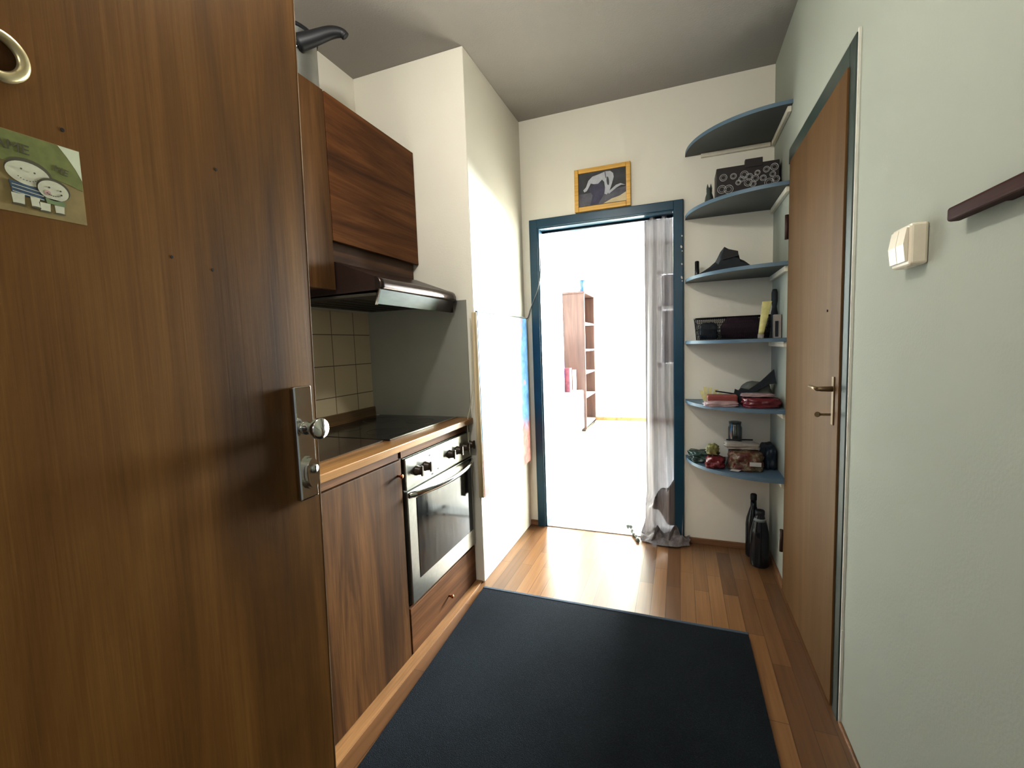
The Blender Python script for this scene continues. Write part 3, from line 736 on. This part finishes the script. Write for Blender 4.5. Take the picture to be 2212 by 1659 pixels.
# shelf 2: box with rings, figurine
zb = ST[1]+.0005
bx = thing('storage_box', 'black storage box printed with silver rings, tab on its lid', 'box', (.33, 2.68, zb))
obj('carton', box(BM(), .182, .470, 2.635, 2.78, zb, zb+.168, .003), M['ring_black'], bx)
obj('closing_tab', box(BM(), .315, .395, 2.632, 2.66, zb+.150, zb+.192, .002), M['ring_black'], bx)
b = BM()
for (x, z, r) in ((.215, .118, .017), (.208, .060, .020), (.240, .056, .021), (.262, .118, .014), (.285, .083, .012), (.312, .118, .018), (.335, .104, .016), (.330, .076, .018), (.300, .098, .014), (.362, .092, .016), (.352, .066, .014), (.372, .118, .012), (.398, .088, .014), (.412, .128, .014), (.447, .134, .017), (.425, .062, .020), (.455, .074, .016), (.440, .100, .013)):
    for q in (1, .62):
        tube(b, [(x+r*q*math.cos(t), 2.6345, zb+z+r*q*math.sin(t)) for t in (2*PI*i/22 for i in range(22))], .0017 if q == 1 else .0011, 6, closed=True)
obj('ring_print', b, M['ring_grey'], bx)
obj('label', box(BM(), .313, .385, 2.6332, 2.6348, zb+.020, zb+.040), M['plug_label'], bx)
fg = thing('cat_figurine', 'small dark grey seated cat figurine beside the ring-printed box', 'figurine', (.150, 2.68, zb))
b = BM(); lathe(b, [(0, 0), (.020, .002), (.023, .02), (.019, .045), (.013, .062), (.014, .075), (.012, .088), (0, .094)], (.150, 2.68, zb), 'z', 24)
for dx in (-.008, .008): lathe(b, [(.0065, .083), (.004, .098), (.0005, .112)], (.150+dx, 2.68, zb), 'z', 12)
obj('body', b, M['figurine'], fg)
pl = obj('paper_sleeve', box(BM(), .20, .30, 2.60, 2.632, zb, zb+.012, .002), M['plug_label']); tag(pl, 'flat white paper sleeve lying before the ring-printed box', 'paper')

# shelf 3: slim tube, cloth pouch
zb = ST[2]+.0005
lt = thing('lipstick', 'slim black cosmetic stick standing alone at the shelf tip', 'cosmetics', (.093, 2.78, zb))
obj('case', lathe(BM(), [(.012, 0), (.0125, .004), (.0125, .045), (.0118, .046), (.0118, .088), (.009, .092), (0, .093)], (.093, 2.78, zb), 'z', 20), M['black_gloss'], lt)
pc = thing('cloth_pouch', 'crumpled black cloth pouch folded to a peak', 'pouch', (.22, 2.68, zb))
b = BM()
prof = [(.100, 0), (.150, .038), (.185, .058), (.205, .108), (.222, .128), (.255, .114), (.288, .098), (.294, .070), (.320, .058), (.345, .030), (.350, 0)]
NY = 8; rows = []
for j in range(NY+1):
    t = j/NY; k = math.sin(PI*(.12+.76*t))**.5
    rows.append([b.verts.new((x+.01*noise.noise(Vector((x*30, t*3, 1))), 2.62+.13*t, zb+z*k*(1+.16*noise.noise(Vector((x*25, t*4, 5)))))) for x, z in prof])
for P, Q in zip(rows, rows[1:]):
    for i in range(len(prof)-1): b.faces.new((P[i], P[i+1], Q[i+1], Q[i]))
b.faces.new(rows[0]); b.faces.new(rows[-1])
obj('fabric', b, M['slate'], pc)
obj('flap', prism(BM(), [(.212, zb+.060), (.222, zb+.118), (.284, zb+.098), (.287, zb+.074)], 'y', 2.612, 2.624), M['black'], pc)

# shelf 4: wire basket, tube, bottle, boxed cosmetic
zb = ST[3]+.0005
bk = thing('wire_basket', 'black wire mesh basket holding dark cloth', 'basket', (.27, 2.74, zb))
bx0, bx1, by0, by1, bh = .078, .462, 2.700, 2.832, .122
def loop(z, inset=0, r=.02):
    pts = []
    for cx, cy, a0 in ((bx1-r-inset, by1-r-inset, 0), (bx0+r+inset, by1-r-inset, PI/2), (bx0+r+inset, by0+r+inset, PI), (bx1-r-inset, by0+r+inset, 1.5*PI)):
        for k in range(5): t = a0+PI/2*k/4; pts.append((cx+r*math.cos(t), cy+r*math.sin(t), z))
    return pts
b = BM()
for z in (zb+.003, zb+.03, zb+.06, zb+.09): tube(b, loop(z, .012*(1-(z-zb)/bh)), .0014, 6, closed=True)
L0, L1 = loop(zb+.003, .012), loop(zb+bh, 0)
def lerp_loop(Lp, s):
    n = len(Lp); seg = [(Vector(Lp[(i+1) % n])-Vector(Lp[i])).length for i in range(n)]; tot = sum(seg); d = s*tot
    for i in range(n):
        if d <= seg[i]: return Vector(Lp[i]).lerp(Vector(Lp[(i+1) % n]), d/seg[i])
        d -= seg[i]
    return Vector(Lp[0])
for i in range(96): tube(b, [lerp_loop(L0, i/96), lerp_loop(L1, i/96)], .0009, 5)
for i in range(96): tube(b, [lerp_loop(L0, i/96), lerp_loop(L1, ((i+5) % 96)/96)], .0008, 5)
for i in range(14): tube(b, [(bx0+.02+i*.0265, by0+.015, zb+.003), (bx0+.02+i*.0265, by1-.015, zb+.003)], .0012, 5)
obj('mesh_sides', b, M['black'], bk)
obj('rim_wire', tube(BM(), loop(zb+bh), .0035, 8, closed=True), M['black_gloss'], bk)
cl = obj('folded_cloth', lump(BM(), (.325, 2.766, zb+.006), (.225, .095, .122), .22, 4, 4, 4, 10), M['purple']); tag(cl, 'dark purple cloth stuffed in the wire basket', 'cloth')
cd = obj('dark_packet', lump(BM(), (.150, 2.745, zb+.006), (.105, .05, .095), .2, 4, 9, 5, 7), M['navy_bag']); tag(cd, 'dark blue packet seen through the wire basket mesh', 'packet')
tb = thing('cream_tube', 'pale yellow cosmetic tube standing on its cap before the basket', 'tube', (.392, 2.60, zb))
b = BM(); lathe(b, [(.0145, 0), (.015, .002), (.0145, .022), (.012, .023)], (.391, 2.60, zb), 'z', 24)
obj('cap', b, M['paper_white'], tb)
b = BM(); rings = []
for k in range(13):
    t = k/12; rx = .0135+.0085*t; ry = .0135*(1-t)+.001*t; cx = .392+.026*t
    rings.append([b.verts.new((cx+rx*math.cos(2*PI*i/20), 2.60+ry*math.sin(2*PI*i/20), zb+.023+.165*t)) for i in range(20)])
for P, Q in zip(rings, rings[1:]):
    for i in range(20): f = b.faces.new((P[i], P[(i+1) % 20], Q[(i+1) % 20], Q[i])); f.smooth = True
b.faces.new(rings[0]); b.faces.new(rings[-1])
obj('body', b, M['yellow'], tb)
bb = thing('tall_bottle', 'tall slim black bottle rising behind the pale yellow tube', 'bottle', (.463, 2.672, zb))
obj('body', lathe(BM(), [(.015, 0), (.016, .004), (.016, .13), (.012, .15), (.0105, .165), (.0145, .19), (.0145, .235), (.010, .252), (0, .254)], (.463, 2.672, zb), 'z', 24), M['slate'], bb)
bxx = thing('cosmetic_box', 'small cream cosmetic box with black strip in the shelf corner', 'box', (.462, 2.60, zb))
obj('carton', box(BM(), .447, .480, 2.585, 2.618, zb, zb+.118, .001), M['paper_white'], bxx)
obj('front_print', box(BM(), .452, .467, 2.5835, 2.5852, zb+.006, zb+.085), M['navy'], bxx)

# shelf 5: packets, tool, grey cap
zb = ST[4]+.0005
rp1 = thing('paper_packet', 'flat brick red paper packet under a pink film, end of the shelf', 'packet', (.21, 2.60, zb))
obj('packet_body', box(BM(), .140, .288, 2.60, 2.675, zb+.0005, zb+.052, .006), M['red_paper'], rp1)
b = BM(); lump(b, (.200, 2.56, zb), (.18, .075, .028), .2, 5, 2, 5, 9)
obj('film', b, M['pink_film'], rp1)
rp2 = obj('plastic_packet', lump(BM(), (.386, 2.56, zb), (.184, .15, .052), .16, 5, 6, 5, 9), M['red_plastic']); tag(rp2, 'glossy crimson plastic packet against the pale wall', 'packet')
pf2 = obj('highlight_film', lump(BM(), (.372, 2.565, zb+.053), (.165, .11, .016), .3, 6, 8, 4, 9), M['pink_film']); tag(pf2, 'crinkled pinkish film on top of the crimson packet, its pale colour standing for highlights', 'film')  # film runs along the packet top to give it pinkish-white highlights
yp = thing('paper_fan', 'pale yellow folded paper standing behind the red packets', 'paper', (.14, 2.735, zb))
b = BM()
for k, (x, a, h) in enumerate(((.128, -.30, .068), (.138, -.12, .086), (.150, .08, .082), (.162, .35, .076), (.172, .65, .070))):
    prism(b, [(x, zb), (x+.012, zb), (x+.016+h*math.sin(a), zb+h*math.cos(a)), (x-.004+h*math.sin(a), zb+h*math.cos(a))], 'y', 2.728+.003*k, 2.7295+.003*k)
obj('sheets', b, M['yellow_paper'], yp)
tl_ = thing('hair_tool', 'black jagged folding tool with flared blade leaning in the corner', 'tool', (.37, 2.73, zb))
Y0, Y1 = 2.68, 2.70
prof = [(.270, .040), (.276, .078), (.283, .111), (.300, .104), (.312, .116), (.338, .110), (.352, .108), (.41, .150), (.468, .206), (.479, .138), (.44, .134), (.40, .110), (.365, .086), (.33, .088), (.315, .040)]
obj('blade', prism(BM(), [(x, zb+z*1.1-.044) for x, z in prof], 'y', Y0, Y1), M['slate'], tl_)
obj('thin_rod', tube(BM(), [(.185, 2.69, zb+.066), (.285, 2.69, zb+.050)], .0038, 8), M['black'], tl_)
gc = obj('cloth_hat', lump(BM(), (.395, 2.765, zb), (.16, .12, .115), .12, 3, 5, 2.6, 9), M['grey_cloth']); tag(gc, 'soft grey cloth hat lying behind the black folding tool', 'hat')

# shelf 6: bags and packets
zb = ST[5]+.0005
gb_ = obj('plastic_bag', lump(BM(), (.132, 2.745, zb), (.185, .165, .066), .36, 5, 11, 3.2, 12), M['green_bag']); tag(gb_, 'crumpled dark green plastic bag at the tip of the lowest shelf', 'bag')
ob_ = obj('snack_packet', lump(BM(), (.165, 2.615, zb+.0725), (.074, .06, .058), .3, 5, 12, 3, 9), M['olive_bag']); tag(ob_, 'small olive packet with twisted top on the bag pile', 'packet')
rb_ = obj('crimson_bag', lump(BM(), (.179, 2.605, zb), (.108, .105, .072), .34, 5, 13, 3, 10), M['red_plastic']); tag(rb_, 'shiny crimson plastic bag at the front of the lowest shelf', 'bag')
nb_ = obj('dark_bag', lump(BM(), (.4485, 2.70, zb), (.066, .20, .125), .16, 3, 14, 5, 10), M['navy_bag']); tag(nb_, 'dark navy bag standing against the pale wall, lowest shelf', 'bag')
fb = thing('floral_packet', 'dark red and brown patterned packet lying across the lowest shelf', 'packet', (.31, 2.60, zb))
m, nt, bs, out = new_mat('floral_print'); M['floral'] = m
n = noise_tex(nt, tex_coord(nt), 34, 4, .6, .5)
nt.links.new(ramp(nt, n, [(.30, srgb(54, 30, 28)), (.44, srgb(110, 58, 50)), (.52, srgb(92, 84, 58)), (.6, srgb(146, 130, 112)), (.66, srgb(100, 40, 42))]), bs.inputs['Base Color']); bs.inputs['Roughness'].default_value = .35
obj('packet_body', lump(BM(), (.324, 2.60, zb+.0005), (.178, .12, .108), .2, 4, 15, 5, 11), M['floral'], fb)
obj('label', box(BM(), .338, .392, 2.5335, 2.538, zb+.034, zb+.056, .001), M['plug_label'], fb)
tg = obj('paper_tag', prism(BM(), [(.245, zb+.006), (.285, zb+.002), (.300, zb+.012), (.255, zb+.014)], 'y', 2.535, 2.538), M['plug_label']); tag(tg, 'white paper tag poking out under the patterned packet', 'tag')
ws = obj('folded_paper', lump(BM(), (.312, 2.635, zb+.109), (.18, .11, .030), .2, 3, 17, 6, 8), M['paper_white']); tag(ws, 'dull white folded paper on top of the patterned packet', 'paper')
ds = obj('dark_stick', tube(BM(), [(.24, 2.672, zb+.142), (.30, 2.676, zb+.144), (.37, 2.672, zb+.146)], .004, 8), M['black']); tag(ds, 'thin dark stick lying over the folded white paper', 'stick')
jr = obj('glass_jar', lathe(BM(), [(0, 0), (.032, 0), (.036, .004), (.036, .19), (.030, .205), (.033, .225), (.030, .225), (.027, .206), (.033, .188), (.033, .006), (0, .004)], (.295, 2.785, zb), 'z', 28), M['jar']); tag(jr, 'cloudy clear glass jar at the back of the lowest shelf', 'jar')

# bottles on the floor
def bottle(x, y, prof, label):
    t = thing('bottle', label, 'bottle', (x, y, 0), 'dark bottles on the floor under the shelves')
    obj('glass', lathe(BM(), prof[0], (x, y, 0), 'z', 32), M['bottle'], t)
    obj('cap', lathe(BM(), prof[1], (x, y, 0), 'z', 24), M['black'], t)
    return t
big = [(0, 0), (.040, 0), (.046, .006), (.047, .03), (.047, .16), (.045, .19), (.036, .235), (.026, .270), (.021, .285), (.021, .293), (0, .293)]
bottle(.408, 2.665, (big, [(.023, .288), (.0235, .290), (.0235, .310), (.020, .314), (0, .3145)]), 'wide dark glass bottle with pale neck label, in front of its taller neighbour')
slim = [(0, 0), (.034, 0), (.039, .006), (.040, .03), (.040, .19), (.036, .225), (.022, .275), (.0155, .295), (.0145, .335), (0, .335)]
bottle(.392, 2.775, (slim, [(.016, .332), (.0165, .334), (.0165, .362), (.013, .367), (0, .368)]), 'slim taller dark bottle half hidden behind the wide one')
bt = bpy.data.objects['bottle']
obj('neck_label', lathe(BM(), [(.0315, .254), (.0265, .270)], (.408, 2.665, 0), 'z', 24), M['cable'], bt)

# ------------------------------------------------------------------ bright room furniture
wr = thing('wardrobe', 'white wardrobe just inside the bright room', 'wardrobe', (-1.42, 3.8, 0))
obj('carcass', box(BM(), XF0+.005, -1.125, 3.12, 4.40, .06, 2.30, .003), M['white'], wr)
for ya, yb in ((3.122, 3.545), (3.549, 3.970), (3.975, 4.398)): obj('door', box(BM(), -1.124, -1.105, ya, yb, .07, 2.29, .003), M['white'], wr)
obj('plinth', box(BM(), XF0+.005, -1.14, 3.12, 4.40, 0, .06), M['hood_under'], wr)
sb = thing('sideboard', 'low white sideboard between wardrobe and bookcase', 'sideboard', (-1.5, 5.3, 0))
obj('carcass', box(BM(), XF0+.005, -1.285, 4.46, 6.14, .06, .605, .003), M['white'], sb)
for ya, yb in ((4.464, 5.02), (5.024, 5.58), (5.584, 6.136)): obj('door', box(BM(), -1.284, -1.268, ya, yb, .07, .595, .003), M['white'], sb)
obj('plinth', box(BM(), XF0+.005, -1.30, 4.46, 6.14, 0, .06), M['hood_under'], sb)
bo = thing('bookcase', 'tall brown open bookcase in the bright room', 'bookcase', (-1.49, 6.55, 0))
for ya in (6.20, 6.92): obj('side', box(BM(), XF0+.005, -1.245, ya, ya+.024, .03, 1.955, .002), M['bookcase'], bo)
obj('back', box(BM(), XF0+.003, XF0+.012, 6.224, 6.92, .03, 1.94), M['bookcase'], bo)
obj('top', box(BM(), XF0+.003, -1.235, 6.19, 6.955, 1.955, 1.98, .003), M['bookcase'], bo)
for z in (.06, .475, .82, 1.145, 1.53): obj('shelf', box(BM(), XF0+.012, -1.25, 6.225, 6.919, z, z+.024, .002), M['white'], bo)
obj('plinth', box(BM(), XF0+.005, -1.26, 6.20, 6.944, 0, .03), M['hood_under'], bo)
vs = thing('vase', 'blue glass vase with flared rim on the bookcase', 'vase', (-1.29, 6.30, 1.98))
obj('glass', lathe(BM(), [(0, 0), (.034, 0), (.036, .01), (.024, .05), (.026, .12), (.045, .165), (.042, .165), (.02, .12), (.018, .05), (0, .01)], (-1.29, 6.30, 1.98), 'z', 24), M['blue_glass'], vs)
bxp = obj('purple_box', box(BM(), -1.56, -1.45, 5.70, 5.80, .6055, 1.35, .004), M['book_purple']); tag(bxp, 'tall pale purple box standing on the white sideboard', 'box')
bxr = obj('red_box', box(BM(), -1.50, -1.385, 5.82, 5.95, .6055, .93, .004), M['book_red']); tag(bxr, 'red and purple box on the white sideboard beside the bookcase', 'box')
wh = obj('white_board', box(BM(), -1.384, -1.335, 5.98, 5.99, .6055, .90, .003), M['white']); tag(wh, 'narrow white board standing upright on the sideboard', 'board')
pg = obj('wall_picture', box(BM(), -.965, -.855, YF-.014, YF-.001, 2.225, 2.44, .003), M['pale_green']); tag(pg, 'small pale green picture on the far wall of the bright room', 'picture')

# ------------------------------------------------------------------ light
def area(name, loc, rot, sx_, sy_, power, col):
    l = bpy.data.lights.new(name, 'AREA'); l.shape = 'RECTANGLE'; l.size = sx_; l.size_y = sy_; l.energy = power; l.color = col
    o = bpy.data.objects.new(name, l); C.objects.link(o); o.location = loc; o.rotation_euler = rot; return o
area('window_daylight', ((WX0+WX1)/2, YF+.30, (WZ0+WZ1)/2), (-PI/2, 0, 0), WX1-WX0, WZ1-WZ0, 3200, (.92, .97, 1))
l = bpy.data.lights.new('ceiling_lamp', 'POINT'); l.energy = 38; l.color = (1, .975, .93); l.shadow_soft_size = .06
o = bpy.data.objects.new('ceiling_lamp', l); C.objects.link(o); o.location = (-.64, .78, 2.36)
area('added_entrance_fill', (-.42, -1.1, 1.85), (math.radians(84), 0, 0), .5, .5, 8, (1, .96, .90))  # unseen fill added behind the viewer to brighten the walls facing it
w = bpy.data.worlds.new('sky'); bpy.context.scene.world = w; w.use_nodes = True
bg = w.node_tree.nodes['Background']; bg.inputs[0].default_value = (.75, .85, 1, 1); bg.inputs[1].default_value = .35

# ------------------------------------------------------------------ camera
yaw, pitch, roll, F, h = -.3645, -.0854, -.0352, 954.37, 1.2535
f_ = Vector((math.sin(yaw)*math.cos(pitch), math.cos(yaw)*math.cos(pitch), math.sin(pitch)))
r0 = Vector((math.cos(yaw), -math.sin(yaw), 0)); u0 = r0.cross(f_)
r1 = r0*math.cos(roll)+u0*math.sin(roll); u1 = -r0*math.sin(roll)+u0*math.cos(roll)
cam = bpy.data.cameras.new('camera'); co = bpy.data.objects.new('camera', cam); C.objects.link(co)
cam.sensor_fit = 'HORIZONTAL'; cam.sensor_width = 36; cam.lens = F/2212*36; cam.clip_start = .02
co.matrix_world = Matrix(((r1.x, u1.x, -f_.x, 0), (r1.y, u1.y, -f_.y, 0), (r1.z, u1.z, -f_.z, h), (0, 0, 0, 1)))
sc = bpy.context.scene; sc.camera = co
sc.view_settings.view_transform = 'Standard'; sc.view_settings.look = 'None'
sc.view_settings.exposure = .12; sc.view_settings.gamma = .82
sc.cycles.max_bounces = 12; sc.cycles.diffuse_bounces = 6; sc.cycles.transparent_max_bounces = 12
sc.cycles.sample_clamp_indirect = 8
